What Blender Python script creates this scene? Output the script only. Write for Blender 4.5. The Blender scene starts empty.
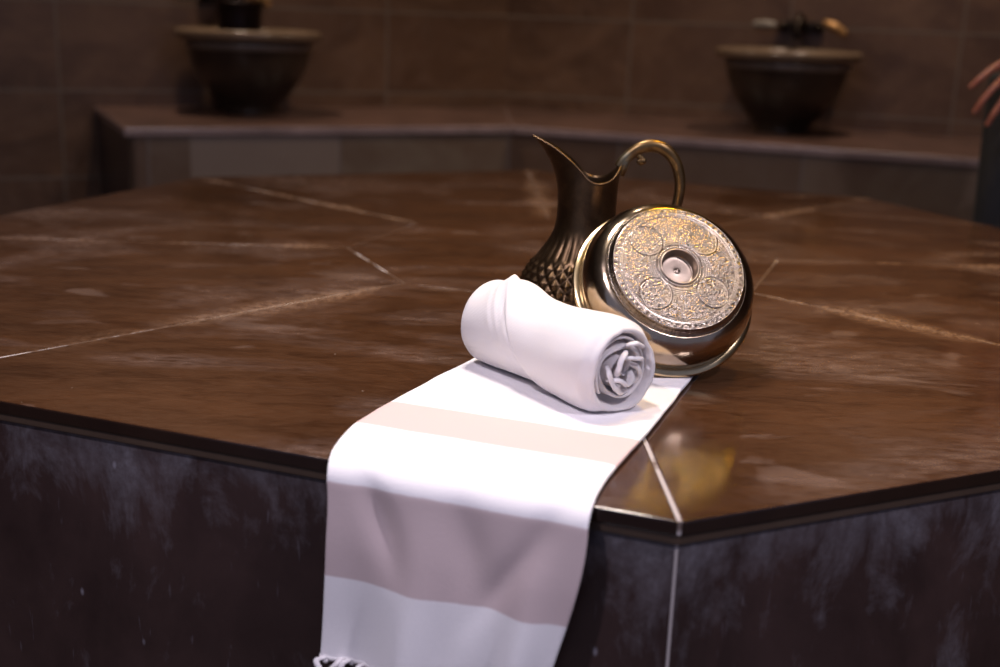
import bpy, bmesh, math, random
from mathutils import Vector, Matrix, noise
random.seed(7)
C = bpy.context.scene.collection
SC = bpy.context.scene
PI = math.pi
PH = 0.0434            # rotation of the octagonal hall

# ------------------------------------------------------------------ camera
cam_d = bpy.data.cameras.new('camera'); cam = bpy.data.objects.new('camera', cam_d); C.objects.link(cam)
pitch, roll = 0.2616, 0.03755
Rv = Vector((1, 0, 0)); Uv = Vector((0, math.sin(pitch), math.cos(pitch))); Fv = Vector((0, math.cos(pitch), -math.sin(pitch)))
cr, sr = math.cos(roll), math.sin(roll)
cR = Rv*cr + Uv*sr; cU = Uv*cr - Rv*sr
M = Matrix((cR, cU, -Fv)).transposed().to_4x4(); M.translation = Vector((-0.13175, -2.55225, 1.0))
cam.matrix_world = M
cam_d.lens = 1200.5*36/1000; cam_d.sensor_width = 36; cam_d.sensor_fit = 'HORIZONTAL'
cam_d.clip_start = 0.05
cam_d.dof.use_dof = True; cam_d.dof.focus_distance = 1.66; cam_d.dof.aperture_fstop = 2.5
SC.camera = cam

# ------------------------------------------------------------------ light
SC.view_settings.view_transform = 'Standard'; SC.view_settings.look = 'None'
SC.view_settings.exposure = 0.0; SC.view_settings.gamma = 1.0; SC.view_settings.use_curve_mapping = False
w = bpy.data.worlds.new('world'); SC.world = w; w.use_nodes = True
w.node_tree.nodes['Background'].inputs[0].default_value = (0.55, 0.62, 1.0, 1)
w.node_tree.nodes['Background'].inputs[1].default_value = 0.30

def spot(loc, target, energy, col, radius, cone, blend=0.6):
    l = bpy.data.lights.new('spot', 'SPOT'); l.energy = energy; l.color = col
    l.shadow_soft_size = radius; l.spot_size = math.radians(cone); l.spot_blend = blend
    o = bpy.data.objects.new('spot', l); C.objects.link(o); o.location = loc
    o.rotation_euler = (Vector(target)-Vector(loc)).to_track_quat('-Z', 'Y').to_euler()
    return o
KEY = (-0.42, -0.50, 2.90)
spot(KEY, (0.0, -0.75, 0.5), 212, (1.0, 0.90, 0.83), 0.20, 100, 0.8)
DOWN = [(-1.25, -2.35), (1.35, -2.35), (-1.45, 2.45), (1.35, 2.35), (0.0, 1.3)]
DOWN_E = [180, 180, 100, 100, 50]  # added spots: front pair as fill, rear ones to brighten bench and walls
for (x, y), e in zip(DOWN, DOWN_E):
    spot((x, y, 2.90), (x*0.7, y*0.7, 0.4) if y < 0 else (x*1.05, y*1.05, 0.5), e,
         (0.93, 0.86, 1.0) if y < 0 else (1.0, 0.80, 0.63), 0.06, 120, 0.9)
LAMP = (0.66, -0.28, 2.62)        # yellow glass pendant hanging from the ceiling

# ------------------------------------------------------------------ helpers
def link(name, bm, mat=None, parent=None, smooth=True):
    me = bpy.data.meshes.new(name); bm.normal_update(); bm.to_mesh(me); bm.free()
    o = bpy.data.objects.new(name, me); C.objects.link(o)
    if mat: me.materials.append(mat)
    if smooth:
        for p in me.polygons: p.use_smooth = True
    if parent: o.parent = parent
    return o
def thing(name, label, cat, loc=(0, 0, 0), rot=None, group=None):
    o = bpy.data.objects.new(name, None); C.objects.link(o); o.location = loc
    o.empty_display_size = 0.05
    if rot is not None: o.rotation_euler = rot
    tag(o, label, cat, group); return o
def tag(o, label, cat, group=None):
    o['label'] = label; o['category'] = cat
    if group: o['group'] = group
    return o
def struct(o): o['kind'] = 'structure'; return o
def mod_sub(o, n=1):
    m = o.modifiers.new('sub', 'SUBSURF'); m.levels = n; m.render_levels = n
def mod_bev(o, wd, seg=2, ang=40):
    m = o.modifiers.new('bevel', 'BEVEL'); m.width = wd; m.segments = seg; m.limit_method = 'ANGLE'; m.angle_limit = math.radians(ang)
    m.harden_normals = False
def flat_by_angle(o, deg=35):
    for p in o.data.polygons: p.use_smooth = True
    try:
        o.data.set_sharp_from_angle(angle=math.radians(deg))
    except Exception: pass
def grid(bm, rows, closed_u=False, uv=None):
    """rows: list of lists of points -> quads. returns vert grid"""
    vs = [[bm.verts.new(p) for p in r] for r in rows]
    n = len(rows[0]); lay = bm.loops.layers.uv.verify() if uv else None
    for i in range(len(rows)-1):
        for j in range(n if closed_u else n-1):
            k = (j+1) % n
            q = (vs[i][j], vs[i][k], vs[i+1][k], vs[i+1][j])
            try: f = bm.faces.new(q)
            except ValueError: continue
            if uv:
                for l, (a, b) in zip(f.loops, ((i, j), (i, k), (i+1, k), (i+1, j))): l[lay].uv = uv[a][b]
    return vs
def lathe(prof, seg=64, bm=None, close=True):
    bm = bm or bmesh.new()
    rows = [[(r*math.cos(2*PI*j/seg), r*math.sin(2*PI*j/seg), z) for j in range(seg)] for r, z in prof]
    vs = grid(bm, rows, True)
    if close:
        if prof[0][0] > 1e-4: bm.faces.new(list(reversed(vs[0])))
        if prof[-1][0] > 1e-4: bm.faces.new(vs[-1])
    bmesh.ops.remove_doubles(bm, verts=bm.verts, dist=1e-6)
    bmesh.ops.recalc_face_normals(bm, faces=bm.faces)
    return bm
def smooth_path(pts, n):
    """Catmull-Rom through pts"""
    P = [Vector(p) for p in pts]; P = [P[0]*2-P[1]]+P+[P[-1]*2-P[-2]]
    out = []
    segs = len(P)-3
    for i in range(n+1):
        t = i/n*segs; k = min(int(t), segs-1); t -= k
        a, b, c, d = P[k:k+4]
        out.append(0.5*((2*b)+(-a+c)*t+(2*a-5*b+4*c-d)*t*t+(-a+3*b-3*c+d)*t**3))
    return out
def tube(pts, rad, seg=10, bm=None, caps=True, flat=1.0):
    """tube along pts; rad scalar or list or function of 0..1"""
    bm = bm or bmesh.new(); P = [Vector(p) for p in pts]; n = len(P)
    rows = []; up = None
    for i, p in enumerate(P):
        t = (P[min(i+1, n-1)]-P[max(i-1, 0)]).normalized()
        if up is None:
            up = Vector((0, 0, 1)) if abs(t.z) < 0.9 else Vector((1, 0, 0))
        a = (up - t*up.dot(t)).normalized(); b = t.cross(a); up = a
        r = rad(i/(n-1)) if callable(rad) else (rad[i] if isinstance(rad, (list, tuple)) else rad)
        rows.append([p+(a*math.cos(2*PI*j/seg)*flat+b*math.sin(2*PI*j/seg))*r for j in range(seg)])
    vs = grid(bm, rows, True)
    if caps:
        bm.faces.new(list(reversed(vs[0]))); bm.faces.new(vs[-1])
    bmesh.ops.recalc_face_normals(bm, faces=bm.faces)
    return bm
def box(bm, c, s, mat=None):
    r = bmesh.ops.create_cube(bm, size=1.0)
    for v in r['verts']:
        v.co = Vector((v.co.x*s[0]+c[0], v.co.y*s[1]+c[1], v.co.z*s[2]+c[2]))
    return r['verts']
def ell(bm, c, s, u=16, v=10, rot=None):
    r = bmesh.ops.create_uvsphere(bm, u_segments=u, v_segments=v, radius=1.0)
    for x in r['verts']:
        p = Vector((x.co.x*s[0], x.co.y*s[1], x.co.z*s[2]))
        if rot: p = rot @ p
        x.co = p+Vector(c)
    return bm
def cr_interp(tab, x):
    n = len(tab)
    for i in range(n-1):
        if x <= tab[i+1][0] or i == n-2:
            x0, y0 = tab[i]; x1, y1 = tab[i+1]; t = (x-x0)/(x1-x0)
            m0 = (tab[i+1][1]-tab[i-1][1])/(tab[i+1][0]-tab[i-1][0]) if i else (y1-y0)/(x1-x0)
            m1 = (tab[i+2][1]-y0)/(tab[i+2][0]-x0) if i < n-2 else (y1-y0)/(x1-x0)
            h = x1-x0
            return (2*t**3-3*t*t+1)*y0+(t**3-2*t*t+t)*h*m0+(-2*t**3+3*t*t)*y1+(t**3-t*t)*h*m1
def sst(a, b, x):
    t = min(1, max(0, (x-a)/(b-a))) if a != b else float(x > a)
    return t*t*(3-2*t)
def vk(k, R, z): a = PH+2*PI*k/8; return Vector((R*math.sin(a), -R*math.cos(a), z))
def face_nt(k):
    a = PH+2*PI*(k+.5)/8
    return Vector((math.sin(a), -math.cos(a), 0)), Vector((math.cos(a), math.sin(a), 0))
AP = math.cos(PI/8)

# ------------------------------------------------------------------ materials
class Nt:
    def __init__(s, name):
        s.m = bpy.data.materials.new(name); s.m.use_nodes = True; s.t = s.m.node_tree
        s.b = s.t.nodes['Principled BSDF']
    def node(s, ty, ins=None, **kw):
        n = s.t.nodes.new(ty)
        for k, v in kw.items(): setattr(n, k, v)
        for k, v in (ins or {}).items(): s.set(n.inputs[k], v)
        return n
    def set(s, sock, v):
        if isinstance(v, bpy.types.NodeSocket): s.t.links.new(v, sock)
        elif isinstance(v, (tuple, list)) and sock.type == 'RGBA' and len(v) == 3: sock.default_value = (*v, 1)
        else: sock.default_value = v
    def M(s, op, a, b=None, c=None, clamp=False):
        n = s.node('ShaderNodeMath', operation=op, use_clamp=clamp); s.set(n.inputs[0], a)
        if b is not None: s.set(n.inputs[1], b)
        if c is not None: s.set(n.inputs[2], c)
        return n.outputs[0]
    def coord(s, which='Object'): return s.node('ShaderNodeTexCoord').outputs[which]
    def mapv(s, v, scale=(1, 1, 1), loc=(0, 0, 0), rot=(0, 0, 0)):
        n = s.node('ShaderNodeMapping'); s.set(n.inputs['Vector'], v); n.inputs['Scale'].default_value = scale
        n.inputs['Location'].default_value = loc; n.inputs['Rotation'].default_value = rot; return n.outputs[0]
    def noise(s, v, scale, detail=5, rough=0.55, dist=0):
        n = s.node('ShaderNodeTexNoise'); s.set(n.inputs['Vector'], v); n.inputs['Scale'].default_value = scale
        n.inputs['Detail'].default_value = detail; n.inputs['Roughness'].default_value = rough; n.inputs['Distortion'].default_value = dist
        return n.outputs['Fac']
    def rng(s, v, a, b, c=0.0, d=1.0, smooth=False):
        n = s.node('ShaderNodeMapRange', interpolation_type='SMOOTHSTEP' if smooth else 'LINEAR'); n.clamp = True
        for i, x in enumerate((v, a, b, c, d)): s.set(n.inputs[i], x)
        return n.outputs[0]
    def mix(s, f, a, b, mode='MIX'):
        n = s.node('ShaderNodeMix', data_type='RGBA', blend_type=mode)
        s.set(n.inputs[0], f); s.set(n.inputs[6], a); s.set(n.inputs[7], b); return n.outputs[2]
    def bump(s, h, strength=0.3, dist=0.001, normal=None):
        n = s.node('ShaderNodeBump'); s.set(n.inputs['Height'], h); n.inputs['Strength'].default_value = strength
        n.inputs['Distance'].default_value = dist
        if normal: s.set(n.inputs['Normal'], normal)
        s.t.links.new(n.outputs[0], s.b.inputs['Normal']); return n.outputs[0]
    def out(s, col=None, rough=None, metal=None, **kw):
        if col is not None: s.set(s.b.inputs['Base Color'], col)
        if rough is not None: s.set(s.b.inputs['Roughness'], rough)
        if metal is not None: s.set(s.b.inputs['Metallic'], metal)
        for k, v in kw.items(): s.set(s.b.inputs[k.replace('_', ' ')], v)
        return s.m
    def xyz(s, v):
        n = s.node('ShaderNodeSeparateXYZ'); s.set(n.inputs[0], v); return n.outputs

def mat_slab():
    n = Nt('brown marble top'); P = n.coord()
    x, y, z = n.xyz(P)
    rnd = n.node('ShaderNodeObjectInfo').outputs['Random']
    off = n.node('ShaderNodeCombineXYZ', {0: n.M('MULTIPLY', rnd, 3.0), 1: 0.0, 2: n.M('MULTIPLY', rnd, 7.0)}).outputs[0]
    PV = n.node('ShaderNodeVectorMath', {0: P, 1: off}, operation='ADD').outputs[0]
    big = n.noise(n.mapv(PV, (1, 2.2, 1)), 2.6, 6, 0.6, 0.6)
    streak = n.noise(n.mapv(PV, (6, 19, 6), rot=(0, 0, 0.16)), 1.6, 8, 0.68, 0.8)
    fine = n.noise(n.mapv(PV, (16, 60, 16), rot=(0, 0, 0.12)), 3.0, 5, 0.7)
    a = n.mix(n.rng(big, .30, .72), (0.024, 0.0088, 0.0038), (0.060, 0.0236, 0.0092))
    a = n.mix(n.rng(streak, .35, .70, 0, .45), a, (0.096, 0.044, 0.021))
    a = n.mix(n.rng(streak, .50, .30, 0, .45), a, (0.020, 0.007, 0.003))
    a = n.mix(n.rng(fine, .45, .75, 0, .28), a, (0.12, 0.068, 0.040))
    # distance to the nearest radial joint -> lime deposit along the grout
    ang = n.M('SUBTRACT', n.M('ARCTAN2', x, n.M('MULTIPLY', y, -1.0)), PH)
    q = n.M('DIVIDE', ang, PI/4)
    fr = n.M('SUBTRACT', n.M('FRACT', n.M('ADD', q, 8.5)), 0.5)
    r = n.M('SQRT', n.M('ADD', n.M('MULTIPLY', x, x), n.M('MULTIPLY', y, y)))
    d = n.M('ABSOLUTE', n.M('MULTIPLY', r, n.M('SINE', n.M('MULTIPLY', fr, PI/4))))
    wob = n.noise(P, 3.2, 3); speck = n.noise(n.mapv(P, (1, 1, 1)), 70, 4, .7)
    wd = n.rng(wob, .42, .62, .004, .060)
    lime = n.M('MULTIPLY', n.rng(d, 0.0, wd, 1, 0), n.rng(speck, .35, .62))
    far = n.rng(r, 0.46, 0.55)
    lime = n.M('MULTIPLY', lime, n.M('MULTIPLY', far, n.rng(y, -0.95, -0.55)))
    a = n.mix(n.M('MULTIPLY', lime, .60), a, (0.34, 0.20, 0.12))
    # hazy pale patches
    hz = n.noise(n.mapv(P, (1.0, 1.7, 1), loc=(3.1, 1.7, 0)), 2.3, 4, .55, 1.0)
    hm = n.M('MULTIPLY', n.rng(hz, .48, .66), n.rng(n.noise(n.mapv(P, (1, 3, 1)), 22, 5, .7), .34, .70))
    a = n.mix(n.M('MULTIPLY', hm, .55), a, (0.21, 0.14, 0.115))
    pat = n.M('MULTIPLY', n.rng(n.noise(n.mapv(P, (1, 1.4, 1), loc=(7.3, 2.2, 0)), 5.0, 3, .5, 0.6), .64, .69), .30)
    a = n.mix(pat, a, (0.22, 0.15, 0.12))
    sp = n.node('ShaderNodeTexVoronoi', {'Vector': P, 'Scale': 36.0}); sp.feature = 'F1'
    wn = n.node('ShaderNodeTexWhiteNoise', {'Vector': sp.outputs['Position']}).outputs[0]
    spk = n.M('MULTIPLY', n.rng(sp.outputs['Distance'], .03, .06, 1, 0), n.rng(wn, .93, .94))
    a = n.mix(n.M('MULTIPLY', spk, .6), a, (0.45, 0.36, 0.30))
    ro = n.M('ADD', n.rng(streak, .3, .7, .11, .17), n.M('MULTIPLY', n.M('ADD', lime, hm), .25))
    n.bump(n.M('ADD', n.M('MULTIPLY', streak, .5), n.M('MULTIPLY', fine, .3)), .10, .0008)
    return n.out(a, ro, 0.0, Specular_IOR_Level=0.85)

def mat_dark(name, c1, c2, rough=.25, haze=None, top=0.45):
    n = Nt(name); P = n.coord(); x, y, z = n.xyz(P)
    b = n.noise(n.mapv(P, (1, 1, .55)), 6, 7, .65, .5)
    a = n.mix(n.rng(b, .3, .7), c1, c2)
    if haze:
        up = n.rng(z, top-0.13, top+.02)
        h = n.noise(n.mapv(P, (2.4, 2.4, 1.3), loc=(1.3, .4, 0)), 4.0, 8, .70, .5)
        h2 = n.noise(n.mapv(P, (26, 26, 3.0)), 1.8, 5, .65)
        thr = n.M('SUBTRACT', n.M('ADD', n.M('ADD', n.M('MULTIPLY', h, 1.15), n.M('MULTIPLY', h2, .25)), n.M('MULTIPLY', up, .30)), .76)
        hm = n.rng(thr, 0.03, .38, 0, .80)
        grain = n.noise(P, 90, 4, .7)
        hm = n.M('MULTIPLY', hm, n.rng(grain, .3, .65, .45, 1))
        a = n.mix(hm, a, haze)
        sp = n.node('ShaderNodeTexVoronoi', {'Vector': n.mapv(P, (1, 1, .55)), 'Scale': 42.0})
        wn = n.node('ShaderNodeTexWhiteNoise', {'Vector': sp.outputs['Position']}).outputs[0]
        spk = n.M('MULTIPLY', n.rng(sp.outputs['Distance'], .05, .16, 1, 0), n.rng(wn, .90, .91))
        a = n.mix(n.M('MULTIPLY', spk, .45), a, (0.35, .33, .38))
        scr = n.noise(n.mapv(P, (40, 40, 6), rot=(0.5, 0.2, 0)), 3, 2, .5)
        a = n.mix(n.rng(scr, .70, .78, 0, .12), a, (.3, .28, .34))
    n.bump(b, .1, .001)
    return n.out(a, rough, 0.0)

def mat_tiles(name, tones, u0, v0, su, sv, pale=None, grout=(0.17, 0.128, 0.095), gw=0.006, rough=.38, seed=0.0):
    """large marble slabs; UV in metres"""
    n = Nt(name); uv = n.coord('UV'); u, v, _ = n.xyz(uv)
    a = n.M('DIVIDE', n.M('SUBTRACT', u, u0), su); b = n.M('DIVIDE', n.M('SUBTRACT', v, v0), sv)
    ia, ib = n.M('FLOOR', a), n.M('FLOOR', b); fa, fb = n.M('FRACT', a), n.M('FRACT', b)
    cell = n.node('ShaderNodeCombineXYZ', {0: ia, 1: ib, 2: seed}).outputs[0]
    wn = n.node('ShaderNodeTexWhiteNoise', {'Vector': cell}).outputs[0]
    P = n.node('ShaderNodeVectorMath', {0: n.coord(), 1: n.node('ShaderNodeVectorMath', {0: cell, 1: (3.7, 5.1, 2.3)}, operation='MULTIPLY').outputs[0]}, operation='ADD').outputs[0]
    ns = n.noise(n.mapv(P, (1, 1, 1.6)), 2.6, 7, .62, .8)
    fine = n.noise(P, 14, 6, .7, .4)
    c = n.mix(n.rng(ns, .3, .7), tones[0], tones[1])
    c = n.mix(n.M('MULTIPLY', wn, .8), c, n.mix(n.rng(ns, .35, .65), tones[2], tones[1]))
    c = n.mix(n.rng(fine, .5, .8, 0, .4), c, tones[3])
    if pale is not None: c = n.mix(n.M('MULTIPLY', n.M('MULTIPLY', n.rng(u, -.226, -.2255), n.rng(u, .36, .3605, 1, 0)), .6), c, (.30, .235, .19))
    du = n.M('MULTIPLY', n.M('MINIMUM', fa, n.M('SUBTRACT', 1.0, fa)), su)
    dv = n.M('MULTIPLY', n.M('MINIMUM', fb, n.M('SUBTRACT', 1.0, fb)), sv)
    g = n.rng(n.M('MINIMUM', du, dv), gw*.5, gw, 1, 0)
    c = n.mix(g, c, grout)
    n.bump(n.M('SUBTRACT', n.M('MULTIPLY', fine, .2), g), .35, .002)
    return n.out(c, n.rng(fine, .3, .7, rough-.06, rough+.08), 0.0)

def mat_plain(name, col, rough=.5, metal=0.0, var=.25, scale=8, bump=0.0, bs=60, **kw):
    n = Nt(name); P = n.coord(); f = n.noise(P, scale, 5, .6)
    dk = tuple(c*(1-var) for c in col); lt = tuple(min(1, c*(1+var)) for c in col)
    if bump: n.bump(n.noise(P, bs, 4, .6), bump, .001)
    return n.out(n.mix(n.rng(f, .3, .7), dk, lt), rough, metal, **kw)

def mat_cloth(striped):
    n = Nt('striped cotton' if striped else 'white cotton'); uv = n.coord('UV'); u, v, _ = n.xyz(uv)
    white = (0.86, 0.825, 0.84)
    if striped:
        e = n.M('MULTIPLY', n.M('SUBTRACT', n.noise(uv, 40, 2), .5), .002)
        vv = n.M('ADD', v, e)
        def band(a, b): return n.M('MULTIPLY', n.rng(vv, a-.0012, a+.0012), n.rng(vv, b-.0012, b+.0012, 1, 0))
        peach = band(1.102, 1.196); mauve = band(1.331, 1.445)
        c = n.mix(peach, white, (0.70, 0.52, 0.50))
        c = n.mix(mauve, c, (0.60, 0.475, 0.475))
    else:
        c = (0.76, 0.715, 0.715)
    wv = n.M('ADD', n.M('SINE', n.M('MULTIPLY', u, 2*PI/0.0016)), n.M('SINE', n.M('MULTIPLY', v, 2*PI/0.0016)))
    fz = n.noise(uv, 260, 3, .6); soft = n.noise(uv, 30, 4, .55)
    c = n.mix(n.rng(fz, .3, .7, 0, .10), c, (0.62, .60, .64) if not striped else n.mix(.5, c, (.5, .45, .45)))
    n.bump(n.M('ADD', n.M('MULTIPLY', wv, .12), n.M('ADD', fz, n.M('MULTIPLY', soft, 1.2))), .28, .0009)
    return n.out(c, .92, 0.0, Specular_IOR_Level=.2, Sheen_Weight=.15, Sheen_Roughness=.5)

TOP = mat_slab()
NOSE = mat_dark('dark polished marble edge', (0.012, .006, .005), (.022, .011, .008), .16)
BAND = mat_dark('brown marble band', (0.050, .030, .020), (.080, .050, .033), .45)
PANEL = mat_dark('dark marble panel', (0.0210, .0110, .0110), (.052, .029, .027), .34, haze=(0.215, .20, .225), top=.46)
def mat_grout():
    n = Nt('pale grout'); P = n.coord(); x, y, z = n.xyz(P)
    f = n.noise(P, 5, 4, .7)
    dirt = n.M('MULTIPLY', n.rng(n.noise(P, 22, 4, .7), .56, .62), n.rng(z, .40, .47))
    clean = n.M('SUBTRACT', n.M('MAXIMUM', n.rng(y, -1.0, -1.15), n.rng(f, .57, .66)), n.M('MULTIPLY', dirt, .8), clamp=True)
    return n.out(n.mix(clean, (0.075, .038, .020), (0.42, .37, .36)), .8)
GROUT = mat_grout()
WALL = mat_tiles('brown marble wall slabs', ((0.098, .048, .025), (.170, .093, .052), (.070, .036, .021), (.21, .130, .084)), 0.735-.74*3, 0.230-.375, .74, .375, seed=3.0)
BENCH = mat_tiles('bench marble panels', ((0.095, .047, .026), (.135, .080, .050), (.27, .215, .155), (.19, .125, .085)), -0.226-.74*3, -3.0, .74, 9.0, pale=3, grout=(.17, .13, .11), rough=.42, seed=11.0)
BTOP = mat_plain('bench marble top', (0.120, .066, .050), .30, var=.4, scale=5)
BNOSE = mat_plain('bench marble edge', (0.30, .215, .20), .26, var=.25, scale=6)  # paler pinkish tone puts the bench edge's highlight into the colour
FLOORM = mat_plain('dark floor marble', (0.05, .034, .024), .35, var=.35, scale=3)
PLASTER = mat_plain('plaster', (0.16, .12, .09), .85, var=.12, scale=2)
CLOTH = mat_cloth(True); TOWEL = mat_cloth(False)
SKIN = mat_plain('skin', (0.20, .070, .048), .5, var=.12, scale=20, Subsurface_Weight=.1)
DARKCL = mat_plain('dark clothing', (0.008, .007, .009), .9, var=.3, scale=30, bump=.3)
HAIR = mat_plain('dark hair', (0.012, .009, .008), .6, var=.4, scale=60)
BASIN = mat_plain('brown stone basin', (0.036, .023, .015), .30, var=.35, scale=9)
BRIM = mat_plain('basin rim stone', (0.20, .135, .085), .22, var=.2, scale=12)
TAPDARK = mat_plain('dark bronze tap', (0.030, .020, .014), .38, metal=.8, var=.4, scale=30)
TAPPALE = mat_plain('pale stone tap lever', (0.26, .225, .185), .45, metal=.0, var=.2, scale=20)
TAPGOLD = mat_plain('golden tap lever', (0.50, .27, .10), .38, metal=.45, var=.2, scale=20)
BUCKETM = mat_plain('blackened copper', (0.018, .008, .008), .40, metal=.6, var=.5, scale=20)

# ------------------------------------------------------------------ room shell
def quad_uv(bm, pts, uvs):
    lay = bm.loops.layers.uv.verify(); f = bm.faces.new([bm.verts.new(p) for p in pts])
    for l, q in zip(f.loops, uvs): l[lay].uv = q
RW, ZC = 3.3/AP, 3.0
hw = RW*math.sin(PI/8)
NAMES = {4: 'wall_back_left', 3: 'wall_back_right', 5: 'wall_left', 6: 'wall_left_front', 2: 'wall_right', 1: 'wall_right_front'}
for k, nm in NAMES.items():
    n_, t_ = face_nt(k); bm = bmesh.new()
    p = [n_*3.3+t_*s*hw for s in (-1, 1)]
    up = Vector((0, 0, ZC))
    quad_uv(bm, [p[0], p[1], p[1]+up, p[0]+up], [(-hw, 0), (hw, 0), (hw, ZC), (-hw, ZC)])
    q = [x+n_*.15 for x in p]
    quad_uv(bm, [q[1], q[0], q[0]+up, q[1]+up], [(-hw, 0), (hw, 0), (hw, ZC), (-hw, ZC)])
    quad_uv(bm, [p[0]+up, p[1]+up, q[1]+up, q[0]+up], [(0, 0)]*4)
    quad_uv(bm, [p[0], p[0]+up, q[0]+up, q[0]], [(0, 0)]*4)
    quad_uv(bm, [p[1], q[1], q[1]+up, p[1]+up], [(0, 0)]*4)
    struct(link(nm, bm, WALL, smooth=False))
for nm, z0, z1, mt in (('floor', -.1, 0, FLOORM), ('ceiling', ZC, ZC+.1, PLASTER)):
    bm = bmesh.new(); lo = [bm.verts.new(vk(k, RW+.16, z0)) for k in range(8)]; hi = [bm.verts.new(vk(k, RW+.16, z1)) for k in range(8)]
    bm.faces.new(list(reversed(lo))); bm.faces.new(hi)
    for i in range(8): bm.faces.new((lo[i], lo[(i+1) % 8], hi[(i+1) % 8], hi[i]))
    struct(link(nm, bm, mt, smooth=False))

# ------------------------------------------------------------------ belly stone
plat = thing('marble_platform', 'large octagonal brown marble platform with dark moulded edge in the middle of the hall', 'platform')
RO, RI, ZT = 1.4083, 0.465, 0.5
TH = .018; G = .0030
def prism(poly, z0, z1):
    bm = bmesh.new(); lo = [bm.verts.new((p.x, p.y, z0)) for p in poly]; hi = [bm.verts.new((p.x, p.y, z1)) for p in poly]
    bm.faces.new(list(reversed(lo))); bm.faces.new(hi); m = len(poly)
    for i in range(m): bm.faces.new((lo[i], lo[(i+1) % m], hi[(i+1) % m], hi[i]))
    return bm
def inset(poly, d):
    m = len(poly); out = []
    for i in range(m):
        a, b, c = poly[i-1], poly[i], poly[(i+1) % m]
        e1, e2 = (b-a).normalized(), (c-b).normalized()
        n1, n2 = Vector((-e1.y, e1.x, 0)), Vector((-e2.y, e2.x, 0))
        bis = (n1+n2).normalized(); out.append(b+bis*(d/max(.2, bis.dot(n1))))
    return out
for k in range(8):
    poly = [vk(k, RI, 0), vk(k, RO, 0), vk(k+1, RO, 0), vk(k+1, RI, 0)]
    ns_ = inset(poly, G/2)
    # keep the outer edge at full size
    e = (poly[2]-poly[1]).normalized(); n_, _ = face_nt(k)
    for i in (1, 2): ns_[i] += n_*(G/2)
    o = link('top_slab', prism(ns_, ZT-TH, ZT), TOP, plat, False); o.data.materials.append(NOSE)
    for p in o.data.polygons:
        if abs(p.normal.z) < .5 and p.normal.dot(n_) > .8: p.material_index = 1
    mod_bev(o, .0025, 2)
o = link('centre_slab', prism(inset([vk(k, RI, 0) for k in range(8)], G/2), ZT-TH, ZT), TOP, plat, False); mod_bev(o, .0006, 1)
o = link('joint_grout', prism([vk(k, RO-.0016, 0) for k in range(8)], ZT-TH+.002, ZT-.0008), GROUT, plat, False)
o = link('edge_band', prism([vk(k, RO-.0025, 0) for k in range(8)], ZT-TH-.0105, ZT-TH+.0019), BAND, plat, False); mod_bev(o, .002, 2)
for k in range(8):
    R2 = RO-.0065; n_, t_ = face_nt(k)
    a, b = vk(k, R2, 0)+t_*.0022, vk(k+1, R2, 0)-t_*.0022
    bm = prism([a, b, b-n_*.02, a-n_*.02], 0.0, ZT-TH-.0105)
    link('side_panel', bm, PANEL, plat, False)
link('corner_grout', prism([vk(k, RO-.0070, 0) for k in range(8)], 0.0, ZT-TH-.0105), GROUT, plat, False)

# ------------------------------------------------------------------ bench along the back walls
bench = thing('marble_bench', 'low brown marble bench running along the back walls behind the platform', 'bench')
ZB, AF = .54, 2.365
def bench_seg(k, u0, u1):
    n_, t_ = face_nt(k)
    def ring(ap, u0_, u1_): return n_*ap+t_*u0_, n_*ap+t_*u1_
    tn = math.tan(PI/8)
    def P(ap, u, full):    # u limited to the mitre
        return n_*ap+t_*(u if abs(u) < 50 else math.copysign(ap*tn, u))
    lo0, lo1 = P(AF-.012, u0, 0), P(AF-.012, u1, 0); hi0, hi1 = P(3.298, u0, 0), P(3.298, u1, 0)
    bm = prism([lo1, lo0, hi0, hi1], ZB-.034, ZB); bmesh.ops.recalc_face_normals(bm, faces=bm.faces)
    o = link('seat_slab', bm, BTOP, bench, False); o.data.materials.append(BNOSE)
    for p in o.data.polygons:
        if abs(p.normal.z) < .5: p.material_index = 1
    mod_bev(o, .006, 3)
    a0, a1 = P(AF, u0-(.012 if abs(u0) < 50 else 0), 0), P(AF, u1-(.012 if abs(u1) < 50 else 0), 0)
    b0, b1 = P(AF+.03, u0-(.012 if abs(u0) < 50 else 0), 0), P(AF+.03, u1-(.012 if abs(u1) < 50 else 0), 0)
    bm = bmesh.new(); z1 = ZB-.0345; w0 = a0.dot(t_); w1 = a1.dot(t_)
    if k != 4: w0 += 7.4; w1 += 7.4
    quad_uv(bm, [Vector((a0.x, a0.y, 0)), Vector((a1.x, a1.y, 0)), Vector((a1.x, a1.y, z1)), Vector((a0.x, a0.y, z1))], [(w0, 0), (w1, 0), (w1, z1), (w0, z1)])
    quad_uv(bm, [Vector((b1.x, b1.y, 0)), Vector((b0.x, b0.y, 0)), Vector((b0.x, b0.y, z1)), Vector((b1.x, b1.y, z1))], [(w1, 0), (w0, 0), (w0, z1), (w1, z1)])
    link('front_panel', bm, BENCH, bench, False)
bench_seg(2, -.4, 99); bench_seg(3, -99, 99); bench_seg(4, -99, .60)
n_, t_ = face_nt(4)
bm = prism([n_*AF+t_*.588, n_*3.297+t_*.588, n_*3.297+t_*.56, n_*AF+t_*.56], 0, ZB-.0345); bmesh.ops.recalc_face_normals(bm, faces=bm.faces)
link('end_panel', bm, mat_plain('dark bench end', (0.035, .022, .022), .3), bench, False)
n_, t_ = face_nt(2)
bm = prism([n_*AF-t_*.37, n_*AF-t_*.40, n_*3.297-t_*.40, n_*3.297-t_*.37], 0, ZB-.0345); bmesh.ops.recalc_face_normals(bm, faces=bm.faces)
link('end_panel', bm, BNOSE, bench, False)

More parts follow.
